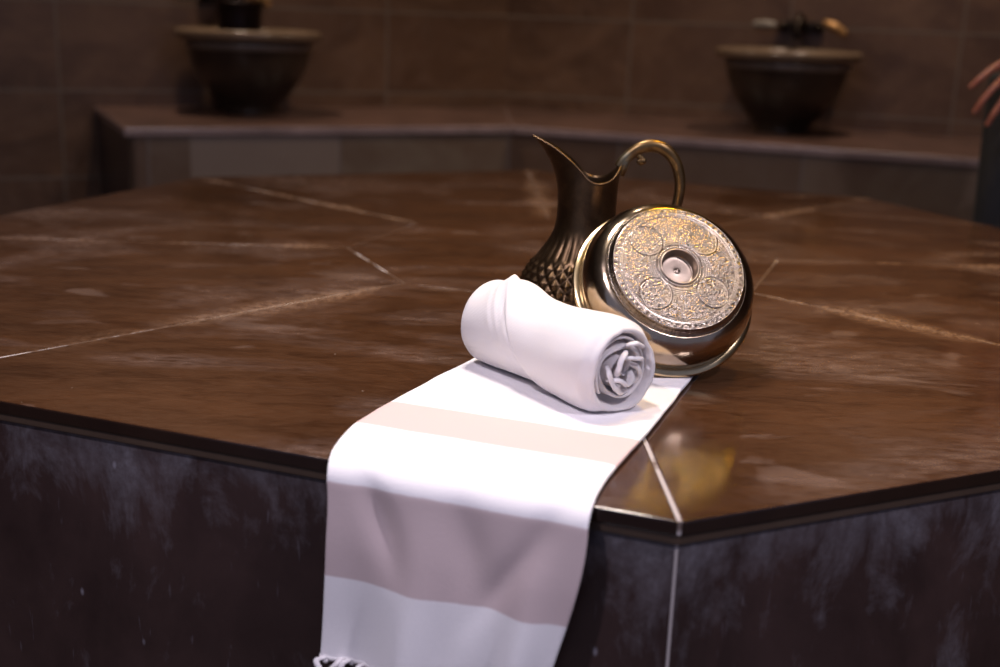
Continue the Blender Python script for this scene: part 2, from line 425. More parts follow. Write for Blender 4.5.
# ------------------------------------------------------------------ basins
def make_basin(name, label, k, w_, uo=0.0):
    n_, t_ = face_nt(k); c = n_*w_+t_*uo
    b = thing(name, label, 'basin', (c.x, c.y, ZB), (0, 0, math.atan2(n_.y, n_.x)), 'stone wash basins on the bench')
    prof = [(0, 0), (.105, 0), (.108, .006), (.104, .018), (.110, .032), (.150, .066), (.200, .126), (.231, .195), (.244, .25), (.248, .268)]
    inner = [(.252, .290), (.235, .288), (.222, .262), (.19, .18), (.14, .12), (.07, .085), (0, .08)]
    link('bowl', lathe(prof+[(.250, .272), (.252, .290)]+inner[1:], 72), BASIN, b)
    link('neck_band', lathe([(.241, .246), (.251, .250), (.2535, .262), (.2515, .272), (.240, .276)], 72, close=False), mat_plain('basin band stone', (.17, .13, .10), .3), b)
    link('rim', lathe([(.250, .2800), (.272, .281), (.288, .290), (.292, .303), (.289, .315), (.278, .320), (.245, .321), (.236, .316), (.233, .300), (.237, .288)], 72), BRIM, b)
    b.scale = (1.06, 1.06, 1.09)
    return b
def ringfix(prof, seg=72):
    bm = bmesh.new(); rows = [[(r*math.cos(2*PI*j/seg), r*math.sin(2*PI*j/seg), z) for j in range(seg)] for r, z in prof+[prof[0]]]
    grid(bm, rows, True); bmesh.ops.remove_doubles(bm, verts=bm.verts, dist=1e-6); bmesh.ops.recalc_face_normals(bm, faces=bm.faces); return bm
def lathe(prof, seg=64, bm=None, close=True, _l=lathe):
    if prof[0][0] > .2 and close: return ringfix(prof, seg)
    return _l(prof, seg, bm, close)
basinL = make_basin('wash_basin', 'round brown stone wash basin on the bench, left of the two', 4, 2.96, -.008)
basinR = make_basin('wash_basin', 'round brown stone wash basin on the bench, right of the two', 3, 2.93, -.058)

def make_tap(label, k, dz=0.0, u=0.0):
    n_, t_ = face_nt(k); c = n_*3.298+t_*u
    t = thing('wall_tap', label, 'tap', (c.x, c.y, .965+dz), (0, 0, math.atan2(-n_.y, -n_.x)), 'double lever taps above the basins')
    # local +x points out of the wall, y along it
    bm = bmesh.new(); box(bm, (.012, 0, .0), (.02, .20, .05)); o = link('wall_plate', bm, TAPDARK, t, False); mod_bev(o, .008, 3)
    p = smooth_path([(.02, 0, .0), (.07, 0, .035), (.12, 0, .03), (.15, 0, -.01), (.155, 0, -.055)], 24)
    link('spout', tube(p, lambda s: .024-.006*s, 14), TAPDARK, t)
    for s, m in ((1, TAPGOLD), (-1, TAPPALE)):
        link('valve', tube([(.02, s*.078, 0), (.07, s*.08, 0)], .017, 14), TAPDARK, t)
        # lever handle, a rounded bar lying across
        sl = .026 if s > 0 else -.002
        q = smooth_path([(.085, s*.105, .0+abs(sl)*.8), (.088, s*.155, .004), (.09, s*.205, -sl)], 16)
        lv = link('lever', tube(q, lambda v: .019*(.8+.35*math.sin(PI*v)), 14, flat=.9), m, t)
        lv['label'] = 'golden lever' if s > 0 else 'pale grey lever'
    return t
# the wall faces the room centre, so local y runs the other way along the wall
make_tap('dark bronze tap with pale and golden levers, above the right basin', 3, .020, -.058)
tl = make_tap('dark tap with golden lever, above the left basin at the top edge of the photo', 4, 0.050, .045)
tl['group'] = 'double lever taps above the basins'

# blackened bucket standing in the left basin mouth
n_, t_ = face_nt(4); c = n_*2.965+t_*.03
bk = thing('water_pail', 'dark metal pail standing in the left basin, cut by the top edge of the photo', 'pail', (c.x, c.y, ZB+.090)); bk.scale = (.86, .86, 1.0)
link('pail_body', lathe([(0, 0), (.060, 0), (.066, .006), (.088, .12), (.100, .24), (.104, .30), (.112, .36), (.115, .365), (.112, .368), (.100, .30), (.085, .12), (.06, .012), (0, .01)], 48), BUCKETM, bk)
link('pail_rim', ringfix([(.110, .360), (.119, .362), (.121, .368), (.117, .374), (.110, .372)], 48), BUCKETM, bk)
link('pail_handle', tube([(.119*math.cos(a), .0, .365+.09*math.sin(a)) for a in [PI*i/20 for i in range(21)]], .004, 8), TAPDARK, bk)

# ------------------------------------------------------------------ added ceiling downlights and pendant lamp
def emis(name, col, st):
    n = Nt(name); n.out((0.02, .02, .02), .5); n.b.inputs['Emission Color'].default_value = (*col, 1); n.b.inputs['Emission Strength'].default_value = st; return n.m
WHERE = ['over the left front of the hall', 'over the right front of the hall', 'over the left basin', 'over the right basin', 'behind the platform centre', 'right above the bowl and towel']
for i, (x, y) in enumerate(DOWN+[KEY[:2]]):  # unseen fixtures, added so that the spots have a source
    d = thing('added_downlight', 'unseen round downlight added in the ceiling '+WHERE[i], 'ceiling light', (x, y, ZC), group='added ceiling downlights')
    link('trim_ring', ringfix([(.205*.4, -.001), (.085, -.012), (.062, -.014), (.058, -.004)], 40), BNOSE, d)
    link('lens', _l0((.0, -.003), .058) if False else lathe([(0, -.004), (.03, -.0042), (.057, -.003)], 32, close=False), emis('lamp lens', (1, .92, .85) if i > 1 else (.75, .8, 1), 6.0), d)
wl = thing('pendant_lamp', 'yellow glass pendant lamp hanging from the ceiling above the platform', 'lamp', LAMP)
link('lamp_shade', ell(bmesh.new(), (0, 0, 0), (.16, .16, .15), 32, 20), emis('yellow lamp glass', (1.0, .60, .02), 125.0), wl)
link('added_spill_shade', ringfix([(.205, -.34), (.200, -.34), (.195, -.10), (.150, .12), (.06, .17), (.06, .176), (.156, .126), (.201, -.10)], 48), TAPDARK, wl)  # unseen shade, added to keep the lamp's yellow spill off the walls
link('suspension_rod', tube([(0, 0, .14), (0, 0, ZC-LAMP[2]-.001)], .008, 10), TAPDARK, wl)
link('lamp_cap', lathe([(0, .20), (.02, .195), (.07, .155), (.075, .135), (0, .135)], 24), TAPDARK, wl)
link('ceiling_rose', lathe([(0, ZC-LAMP[2]-.03), (.04, ZC-LAMP[2]-.025), (.06, ZC-LAMP[2]-.001), (0, ZC-LAMP[2]-.001)], 24), TAPDARK, wl)

# ------------------------------------------------------------------ striped cloth
N7, T7 = face_nt(7)          # T7 points towards the front corner (image right)
# local frame: u along T7 (left edge .125 -> right edge .445), w outwards
def cloth_uL(v): # left edge
    return cr_interp([(.6, .150), (.86, .134), (1.06, .116), (1.20, .111), (1.27, .124), (1.33, .140), (1.40, .141), (1.60, .130)], v)
def cloth_uR(v):
    return .447-.006*sst(1.0, 1.25, v)+.006*sst(1.22, 1.32, v)-.044*sst(1.34, 1.60, v)
W_EDGE, BR = 1.2985, .026
def cloth_pt(a, v, off=0.0):
    """a 0..1 across, v arc length in metres (equals w on the slab)"""
    uL, uR = cloth_uL(v), cloth_uR(v); u = uL+(uR-uL)*a
    ztop = ZT+.0042+off
    wb = W_EDGE-.004
    if v <= wb: w_, z = v, ztop
    elif v <= wb+BR*PI/2:
        t = (v-wb)/BR; w_, z = wb+(BR+off)*math.sin(t), ztop-(BR+off)*(1-math.cos(t))-off*0
    else:
        w_, z = wb+BR+off, ztop-BR-off-(v-wb-BR*PI/2)
    hang = max(0, v-wb-.02)
    # hanging folds: soft, growing downwards
    amp = sst(0, .26, hang)
    fold = .013*math.exp(-((a-.38-.10*hang)/.10)**2) + .012*math.exp(-((a-.84-.28*(hang-.12))/.075)**2) \
         - .006*math.exp(-((a-.15)/.10)**2) + .006*math.exp(-((a-.62)/.09)**2)*sst(.1, .25, hang)
    dent = .009*math.exp(-((a-.20-(v-1.35)*1.3)/.065)**2)*math.exp(-((v-1.37)/.050)**2)+.008*math.exp(-((a-.83+(v-1.35)*1.6)/.060)**2)*math.exp(-((v-1.39)/.065)**2)+.006*math.exp(-((a-.55-(v-1.35)*.8)/.08)**2)*math.exp(-((v-1.38)/.050)**2)
    w_ += amp*fold*1.7-(dent if v > wb else 0)*sst(0, .03, v-wb)+.0025*amp*noise.noise(Vector((u*18, v*11, 1)))+.004*sst(0, .1, hang)
    # flat part: barely wavy
    if v < wb:
        z += .0009*(1+noise.noise(Vector((u*14, v*14, 3))))
        u += .0012*noise.noise(Vector((v*20, a*2, 8)))
    edge = min(a, 1-a)
    if v < wb: z += .0012*sst(0.0, .04, edge)
    P = N7*w_+T7*u; return Vector((P.x, P.y, z))
def build_cloth():
    V0, V1 = .695, 1.2925+BR*PI/2+.2205
    na, nv = 60, 220
    bm = bmesh.new(); rows = []; uvs = []
    for i in range(nv+1):
        v = V0+(V1-V0)*i/nv; rows.append([cloth_pt(j/na, v) for j in range(na+1)])
        uvs.append([(cloth_uL(v)+(cloth_uR(v)-cloth_uL(v))*j/na, v) for j in range(na+1)])
    grid(bm, rows, False, uvs); bmesh.ops.recalc_face_normals(bm, faces=bm.faces)
    return bm, V1
root = thing('striped_cloth', 'white cotton bath cloth with peach and mauve stripes draped over the platform edge', 'cloth')
bm, V1 = build_cloth()
co = link('cloth_body', bm, CLOTH, root)
m = co.modifiers.new('thick', 'SOLIDIFY'); m.thickness = .0055; m.offset = 0.0
m = co.modifiers.new('bev', 'BEVEL'); m.width = .0022; m.segments = 3; m.limit_method = 'ANGLE'; m.angle_limit = math.radians(50)
# hem roll and tassels
hem = [cloth_pt(j/40, V1-.002)+Vector((0, 0, .001*math.sin(j*1.7))) for j in range(41)]
link('hem', tube(hem, lambda s: .0042, 8), TOWEL, root)
nt = 17
for i in range(nt):
    a = (i+.5)/nt+random.uniform(-.012, .012); p0 = cloth_pt(a, V1)-N7*-0.001
    L = random.uniform(.055, .075); sw = random.uniform(-.014, .014); bmt = bmesh.new()
    if i < 5:   # nearest tassels curl forward before hanging
        pts = [p0+Vector((0, 0, .003)), p0+N7*.010+T7*random.uniform(-.008, .008)+Vector((0, 0, .001)), p0+N7*.014+T7*sw*.7+Vector((0, 0, -.010)), p0+N7*.009+T7*sw+Vector((0, 0, -.024)), p0+N7*.006+T7*sw*1.2+Vector((0, 0, -L))]
    else:
        pts = [p0+Vector((0, 0, .002)), p0+N7*.003+Vector((0, 0, -.010)), p0+T7*sw*.6+Vector((0, 0, -L*.5)), p0+T7*sw+Vector((0, 0, -L))]
    pp = smooth_path(pts, 40)
    for s in range(3):
        q = []
        for j, p in enumerate(pp):
            t = 2*PI*(j/40*5+s/3); q.append(p+(T7*math.cos(t)+N7*math.sin(t))*.0019)
        tube(q, .0021, 6, bmt)
    ell(bmt, p0+Vector((0, 0, -.001)), (.0046, .0046, .0042), 8, 6); ell(bmt, pp[-4], (.0042, .0042, .005), 8, 6)
    link('tassel', bmt, TOWEL, root)

# ------------------------------------------------------------------ rolled towel
def build_roll():
    c0 = Vector((-.150, -.858, 0)); c1 = Vector((.030, -1.092, 0))
    L = (c1-c0).length; d = (c1-c0).normalized(); ang = math.atan2(d.y, d.x)
    R0 = .0592
    rt = thing('rolled_towel', 'tightly rolled plain white towel lying on the striped cloth in front of the bowl', 'towel', (c0.x, c0.y, ZT+.0085), (0, 0, ang))
    # local: x along the roll, y to the left/back, z up.  theta: 0 = towards the viewer (-y), 90 deg = up
    def tl(th):   # helical flap edge position (0..1) as function of angle from the top down the near side
        q = ((PI/2-th) % (2*PI))/PI     # 0 top, .5 near side, 1 bottom
        return .14+.56*min(q, 1.15)**.95
    def rad(t, th):
        r = R0*(1.02-.025*t)
        q = ((PI/2-th) % (2*PI))/PI
        near = 1-sst(1.05, 1.4, q)            # only above / near side
        near *= sst(-.02, .03, q) if q < .5 else 1
        dlt = (t-tl(th))
        step = sst(-.012, .010, dlt)
        # outer layer lies to the right of the edge
        r += .0062*step*near*(.35+.65*sst(.05, .5, q))
        # crest at the top where the flap is pulled tight
        r += .0065*math.exp(-(dlt/.045)**2)*math.exp(-(q/.17)**2)*1.0
        r += .0105*math.exp(-((t-.17)/.10)**2)*math.exp(-((((q+1) % 2)-1)/.30)**2)
        # pull creases left of the edge
        for cdl, am, wd in ((-.060, .0020, .018), (-.115, .0016, .022)):
            r += am*(.55+.9*noise.noise(Vector((q*3.1, cdl*40, 2))))*math.exp(-((dlt-cdl*(1+1.1*q)-.012*math.sin(4*q+cdl*60))/wd)**2)*near*(1-sst(.5, .9, q))
        r -= .0055*math.exp(-((dlt+.016)/.014)**2)*near*sst(.2, .5, q)
        # waist
        r -= .0040*math.exp(-((t-.50)/.16)**2)*(.4+.6*max(0, math.sin(th)))
        r += .0035*math.exp(-((t-.86)/.13)**2)
        r += .0016*noise.noise(Vector((t*5, math.cos(th)*1.4, math.sin(th)*1.4)))
        # creases running from the mouth
        r -= .0018*sst(.80, 1.0, t)*max(0, math.sin(th*5+1.2))**3
        return r
    NT, NTH = 120, 160; bm = bmesh.new(); rows = []; uvs = []
    def pt(x, r, th, sag=True):
        y = -r*math.cos(th); z = r*math.sin(th)+R0
        if z < .0035: z = .0035-(.0035-z)*.15     # rests on the cloth, slightly flattened
        return Vector((x, y, z))
    # left dome
    for i in range(11):
        a = (i/11)*PI/2; xx = .026*(1-math.cos(a))-.006; f = math.sin(a)**.75
        rows.append([pt(xx+.003*math.cos(2*PI*j/NTH*2), rad(0, 2*PI*j/NTH)*max(f, .012)*(.93+.07*f), 2*PI*j/NTH) for j in range(NTH)])
    for i in range(NT+1):
        t = i/NT; x = .020+(L-.026)*t
        lip = 1-.10*sst(.93, 1.0, t)**2
        rows.append([pt(x+.004*sst(.8, 1, t)*math.sin(2*PI*j/NTH*2+.6), rad(t, 2*PI*j/NTH)*lip, 2*PI*j/NTH) for j in range(NTH)])
    # rolled lip going inwards
    base = [rad(1, 2*PI*j/NTH) for j in range(NTH)]
    for f, dx in ((.86, .0030), (.81, .0035), (.77, .0005), (.755, -.006), (.75, -.022), (.55, -.027), (.02, -.028)):
        rows.append([pt(L-.006+dx+.004*math.sin(2*PI*j/NTH*2+.6), base[j]*f, 2*PI*j/NTH) for j in range(NTH)])
    for i, r_ in enumerate(rows): uvs.append([(j/NTH*.33, i*.0022) for j in range(NTH)])
    grid(bm, rows, True, uvs)
    bmesh.ops.recalc_face_normals(bm, faces=bm.faces)
    body = link('towel_body', bm, TOWEL, rt)
    # inner windings : irregular spiral ribbon, rounded on its outer edge
    bm = bmesh.new(); rows = []; uvs = []
    n = 420; turns = 2.9
    prof = [(-.034, -1), (-.014, -1), (-.004, -1), (-.0012, -.75), (0, 0), (-.0012, .75), (-.004, 1), (-.014, 1), (-.034, 1)]
    cen = []
    for i in range(n+1):
        s = i/n; th = -.6+turns*2*PI*s; R = .0415*(1-s)**.80+.0045
        wob = 1+.10*s*math.sin(3*th+1)+.16*s*math.sin(2.3*th+.7)+.10*noise.noise(Vector((s*9, 3, 1)))
        R *= wob; cen.append((th, R, s))
    P2 = [Vector((0, -R*math.cos(t), R*math.sin(t)+R0-.001)) for t, R, s in cen]
    for i, (th, R, s) in enumerate(cen):
        tg = (P2[min(i+1, n)]-P2[max(i-1, 0)]).normalized(); nn = Vector((0, -tg.z, tg.y))
        thk = .0020+.0006*math.sin(th*1.7)
        x0 = L-.0055+.0035*math.sin(1.3*th+2)+.003*noise.noise(Vector((s*14, 0, 5)))-.003*(1-s)
        rows.append([P2[i]+nn*k*thk+Vector((x0+dx, 0, 0)) for dx, k in prof]); uvs.append([(s*.9, k*.01) for k in range(len(prof))])
    grid(bm, rows, False, uvs); bmesh.ops.recalc_face_normals(bm, faces=bm.faces)
    link('inner_windings', bm, TOWEL, rt)
    # crumpled folds tucked in the mouth
    def crumple(pts, r, fl=.6):
        p = smooth_path(pts, 22)
        p = [q+Vector((.0012*noise.noise(q*150), .0012*noise.noise(q*170+Vector((5, 0, 0))), .0012*noise.noise(q*160+Vector((0, 7, 0))))) for q in p]
        link('tucked_fold', tube(p, lambda s: r*(.80+.35*math.sin(PI*s)+.10*math.sin(9*s)), 12, flat=fl), TOWEL, rt)
    X = L+.0005; Z = R0
    # coordinates: y negative = towards the left in view, positive = right/back
    crumple([(X-.004, -.010, Z+.016), (X+.004, .004, Z+.0155), (X+.004, .018, Z+.013), (X-.002, .027, Z+.010)], .0042)
    crumple([(X-.002, -.001, Z+.024), (X+.003, -.010, Z+.020), (X+.004, -.016, Z+.010), (X+.002, -.017, Z+.000), (X-.006, -.016, Z-.008)], .0038)
    crumple([(X-.004, .000, Z+.031), (X+.003, .010, Z+.034), (X+.002, .021, Z+.030), (X-.006, .028, Z+.024)], .0042)
    crumple([(X-.006, -.028, Z-.010), (X+.001, -.014, Z-.012), (X+.001, .000, Z-.019), (X-.001, .010, Z-.014), (X-.008, .012, Z-.004)], .0048)
    crumple([(X-.006, -.030, Z+.008), (X+.000, -.028, Z-.004), (X+.000, -.022, Z-.016), (X-.002, -.008, Z-.028), (X-.006, .008, Z-.030)], .0042)
    crumple([(X-.010, .010, Z+.006), (X-.002, .020, Z+.000), (X-.002, .024, Z-.010), (X-.008, .020, Z-.020)], .0050)
    return rt
build_roll()

# ------------------------------------------------------------------ metal materials
def mat_ewer():
    n = Nt('aged dark bronze'); P = n.coord(); f = n.noise(P, 14, 6, .65, .5); g = n.noise(P, 60, 5, .7)
    x, y, z = n.xyz(P)
    c = n.mix(n.rng(f, .35, .68), (0.045, .027, .016), (.115, .070, .036))
    c = n.mix(n.rng(g, .45, .8, 0, .5), c, (.17, .105, .055))
    n.bump(g, .15, .0006)
    return n.out(c, n.rng(f, .3, .7, .40, .30), .92)
def mat_hand():
    n = Nt('rubbed brass'); P = n.coord(); f = n.noise(P, 30, 5, .6)
    c = n.mix(n.rng(f, .35, .65), (.11, .066, .028), (.21, .13, .055))
    ver = n.M('MULTIPLY', n.rng(n.node('ShaderNodeVectorMath', {0: P, 1: (.058, 0, .272)}, operation='DISTANCE').outputs['Value'], .006, .018, 1, 0), n.rng(f, .35, .55))
    c = n.mix(n.M('MULTIPLY', ver, .7), c, (.30, .33, .25))
    n.bump(f, .12, .0006); return n.out(c, .34, .9)
def mat_bowl(plain):
    n = Nt('hammered tinned brass' if plain else 'engraved tinned brass'); P = n.coord(); f = n.noise(P, 18, 6, .6, .4)
    c = n.mix(n.rng(f, .35, .7), (.40, .30, .20), (.58, .46, .34))
    g = n.noise(P, 120, 3, .6)
    c = n.mix(n.rng(g, .5, .8, 0, .3), c, (.30, .20, .12))
    if not plain:
        c = n.mix(.8, c, (.50, .43, .365))
        at = n.node('ShaderNodeAttribute', attribute_name='relief').outputs['Fac']
        v = n.node('ShaderNodeTexVoronoi', {'Vector': n.mapv(P, (1, 1, .3)), 'Scale': 330.0}, feature='SMOOTH_F1').outputs['Distance']
        s = n.M('ADD', n.M('MULTIPLY', v, .9), n.M('MULTIPLY', n.noise(P, 420, 3, .6, 1.5), .8))
        c = n.mix(n.M('MULTIPLY', n.rng(at, .75, .30), n.rng(s, 1.0, .6, .6, 1.0)), c, (.085, .055, .035))
        c = n.mix(n.rng(at, .25, .0, 0, .8), c, (.10, .065, .04))
        n.bump(n.M('MULTIPLY', s, n.rng(at, .9, .6, .2, 1.0)), .55, .0012)
        return n.out(c, n.rng(f, .3, .7, .30, .22), 1.0)
    v = n.node('ShaderNodeTexVoronoi', {'Vector': P, 'Scale': 95.0}, feature='SMOOTH_F1').outputs['Distance']
    n.bump(n.M('ADD', n.M('MULTIPLY', v, .6), n.M('MULTIPLY', n.noise(P, 45, 4, .6), .6)), .30, .0010)
    return n.out(c, n.rng(f, .3, .7, .22, .14), 1.0)
EW, HB, BP, BE = mat_ewer(), mat_hand(), mat_bowl(True), mat_bowl(False)
GOLD = mat_plain('worn brass rim', (.62, .47, .27), .24, metal=1.0, var=.2, scale=40)
INNER = mat_plain('dark tarnished inside', (.10, .065, .04), .45, metal=.85, var=.3, scale=20)

# ------------------------------------------------------------------ ewer
ew = thing('ewer', 'tall antique dark bronze jug with swept spout and curved handle standing behind the bowl', 'jug', (-.001, -.650, ZT)); ew.scale = (.985, .985, 1.03)
def interp(tab, x):
    for (a, b), (c, d) in zip(tab, tab[1:]):
        if x <= c: t = (x-a)/(c-a); t = t*t*(3-2*t) if False else t; return b+(d-b)*t
    return tab[-1][1]
RP = [(0, .066), (.006, .068), (.014, .062), (.022, .064), (.045, .092), (.065, .1015), (.085, .0985), (.105, .088), (.125, .073), (.145, .059), (.165, .0510), (.185, .0480), (.205, .0475), (.225, .0488)]
def ewer_r(z): return cr_interp(RP, z)
def build_ewer():
    NA = 288; bm = bmesh.new(); rows = []
    nst = 28
    zlo, zhi = .028, .116
    # arc along the stud zone so studs keep their proportions
    def disp(th, z):
        d = 0
        if zlo <= z <= zhi+.012:
            r = ewer_r(z); vv = (z-zlo)/(zhi-zlo)*8.4
            a = th/(2*PI)*nst
            p, q = a+vv*.5, a-vv*.5
            fp, fq = p-math.floor(p), q-math.floor(q)
            h = 1-max(abs(2*fp-1), abs(2*fq-1))
            fade = sst(zlo, zlo+.008, z)*(1-sst(zhi-.004, zhi+.012, z))
            d += .0062*h*fade*(r/.10)
        if z > zhi-.006:
            f = sst(zhi-.006, zhi+.010, z)*(1-sst(.135, .168, z))
            a = th/(2*PI)*nst*1.0; fr = a-math.floor(a)
            d += f*.0026*(abs(math.sin(PI*fr))**.8-.3)
        return d
    zs = [0, .003, .006, .010, .014, .018, .022, .025]+[.028+i*(.150/150) for i in range(151)]+[.183, .19, .197, .205]
    for z in zs:
        rows.append([((ewer_r(z)+disp(2*PI*j/NA, z))*math.cos(2*PI*j/NA), (ewer_r(z)+disp(2*PI*j/NA, z))*math.sin(2*PI*j/NA), z) for j in range(NA)])
    # mouth: from the neck ring up to the swept rim
    def rim(th):
        # th = PI is the spout (-x), 0 the handle side
        c = math.cos(th); s = math.sin(th)
        sp = max(0, -c)
        narrow = 1-.80*sp**2.2
        x = .0475*c if c > 0 else 0.0475*c
        x += (.0035*max(0, c))-(.0445*sp**3.0)
        y = .0485*s*(1-.62*sp**3)
        z = cr_interp([(-1, .305), (-.8, .2915), (-.5, .2705), (-.1, .2475), (.22, .2404), (.6, .2435), (.85, .2540), (1, .2655)], c)
        return Vector((x, y, z))
    def neck(th): return Vector((.0475*math.cos(th), .0475*math.sin(th), .205))
    NR = 26
    outer = []
    for i in range(1, NR+1):
        t = i/NR; row = []
        for j in range(NA):
            th = 2*PI*j/NA; a, b = neck(th), rim(th); H = b.z-a.z
            # vertical tangent at the neck, leaning out at the rim
            m0 = Vector((0, 0, H*1.15)); sp = max(0, -math.cos(th))
            m1 = Vector(((b.x-a.x)*(1.15+1.0*sp), (b.y-a.y)*1.2, H*(.9+.0*sp)))
            row.append((2*t**3-3*t*t+1)*a+(t**3-2*t*t+t)*m0+(-2*t**3+3*t*t)*b+(t**3-t*t)*m1)
        rows.append(row); outer.append(row)
    # inside wall
    top = rows[-1]; ctr = lambda z: Vector((0, 0, z))
    def inward(row, k, dz=0):
        out = []
        for j, p in enumerate(row):
            c = Vector((-.012*max(0, -math.cos(2*PI*j/NA)) if False else 0, 0, 0)); v = Vector((p.x, p.y, 0)); l = v.length
            out.append(Vector(p)-v.normalized()*min(k, l*.8)+Vector((0, 0, dz)))
        return out
    rows.append(inward(top, .0010, .0010)); rows.append(inward(top, .0022, .0))
    for r_ in reversed(outer[:-1][::3]): rows.append(inward(r_, .0025))
    rows.append([(.044*math.cos(2*PI*j/NA), .044*math.sin(2*PI*j/NA), .19) for j in range(NA)])
    rows.append([(.050*math.cos(2*PI*j/NA), .050*math.sin(2*PI*j/NA), .16) for j in range(NA)])
    rows.append([(.085*math.cos(2*PI*j/NA), .085*math.sin(2*PI*j/NA), .10) for j in range(NA)])
    rows.append([(.080*math.cos(2*PI*j/NA), .080*math.sin(2*PI*j/NA), .04) for j in range(NA)])
    rows.append([(.01*math.cos(2*PI*j/NA), .01*math.sin(2*PI*j/NA), .03) for j in range(NA)])
    vs = grid(bm, rows, True); bm.faces.new(list(reversed(vs[0]))); bm.faces.new(vs[-1])
    bmesh.ops.recalc_face_normals(bm, faces=bm.faces)
    body = link('jug_body', bm, EW, ew)
    link('foot_ring', ringfix([(.0655, .0005), (.071, .001), (.0725, .005), (.0695, .009), (.063, .009), (.062, .001)], 64) if False else lathe([(.06, .0003), (.070, .0003), (.0725, .004), (.070, .009), (.060, .010)], 64), EW, ew)
    rimpts = [rim(2*PI*j/96) for j in range(96)]
    b2 = bmesh.new(); rws = []
    n = 96
    for j in range(n):
        p = rimpts[j]; tg = (rimpts[(j+1) % n]-rimpts[j-1]).normalized(); o_ = Vector((p.x, p.y, 0)).normalized(); o_ = (o_-tg*o_.dot(tg)).normalized(); u_ = tg.cross(o_)
        rws.append([p+(o_*math.cos(2*PI*i/8)+u_*math.sin(2*PI*i/8))*.0018 for i in range(8)])
    rws.append(rws[0]); grid(b2, rws, True); bmesh.ops.remove_doubles(b2, verts=b2.verts, dist=1e-6); bmesh.ops.recalc_face_normals(b2, faces=b2.faces)
    link('mouth_rim', b2, EW, ew)
    hp = smooth_path([(.0475, 0, .262), (.0545, 0, .272), (.0665, 0, .2835), (.082, 0, .2935), (.101, 0, .2965), (.121, 0, .2905), (.1375, 0, .2735), (.1465, 0, .249), (.1475, 0, .224), (.142, 0, .197), (.129, 0, .167), (.112, 0, .140), (.094, 0, .120), (.083, 0, .112)], 90)
    hd = link('handle', tube(hp, lambda s: .0072+.0012*math.sin(PI*min(1, s*1.5)), 16, flat=1.15), HB, ew); hd['label'] = 'rubbed brass curved handle'
    kb = bmesh.new(); kp = smooth_path([(.073, 0, .284), (.080, 0, .279), (.086, 0, .2735), (.082, 0, .2705), (.078, 0, .274)], 20)
    tube(kp, lambda s: .0044, 10, kb); ell(kb, (.086, 0, .273), (.0055, .0055, .0055), 12, 8)
    link('thumb_curl', kb, HB, ew)
    ac = tube(smooth_path([(.050, 0, .250), (.053, 0, .262), (.0555, 0, .270), (.060, 0, .277)], 12), lambda s: .0060+.002*math.sin(PI*s), 12, flat=1.2)
    link('handle_joint', ac, HB, ew)
build_ewer()

# ------------------------------------------------------------------ engraved bowl, tipped on its rim with the base to the viewer
BN = Vector((.172, -.735, .640)).normalized()
RB = .1320
bc = Vector((.104, -.838, 0)); bc.z = ZT+.0090+RB*1.035*math.sqrt(1-BN.z**2)+.0005
q = BN.to_track_quat('Z', 'Y')
bo = thing('engraved_bowl', 'round engraved silvery brass bath bowl tipped on its rim with its base facing out', 'bowl', bc)
bo.scale = (1.035,)*3; bo.rotation_mode = 'QUATERNION'; bo.rotation_quaternion = q @ Matrix.Rotation(math.radians(12), 3, 'Z').to_quaternion()
SPh = .072
# body
prof = [(.1215, .0045), (.1222, .012), (.1230, .020), (.1225, .030), (.1195, .0405), (.1140, .0500), (.1065, .0570), (.1010, .0600), (.0992, .0602)]
body = []
for i in range(len(prof)-1):
    for s in range(4):
        t = s/4; body.append((prof[i][0]*(1-t)+prof[i+1][0]*t, prof[i][1]*(1-t)+prof[i+1][1]*t))
body.append(prof[-1])
tot = [p for p in prof]
ins = [(.0992, .0578), (.105, .0545), (.1120, .048), (.1172, .0395), (.1200, .030), (.1205, .020), (.1198, .012), (.1190, .0045)]
bm = bmesh.new(); seg = 160
pr = [Vector((a, b, 0)) for a, b in prof]; sp_ = smooth_path(pr, 44)
o = link('bowl_body', (lambda P: ringfix(P, seg))([(v.x, v.y) for v in sp_]+ins), BP, bo)
# flared rim: slightly uneven gilt band
bm = ringfix([(.1190, .0045), (.1218, .0062), (.1262, .0048), (.1300, .0040), (.1322, .0020), (.1320, -.0005), (.1290, .0005), (.1240, .0015), (.1195, .0022)], 160)
for v in bm.verts:
    a = math.atan2(v.co.y, v.co.x); v.co.z += .0007*math.sin(5*a)+.0004*math.sin(13*a)
rm = link('flared_rim', bm, GOLD, bo); rm['label'] = 'bright worn brass rim'
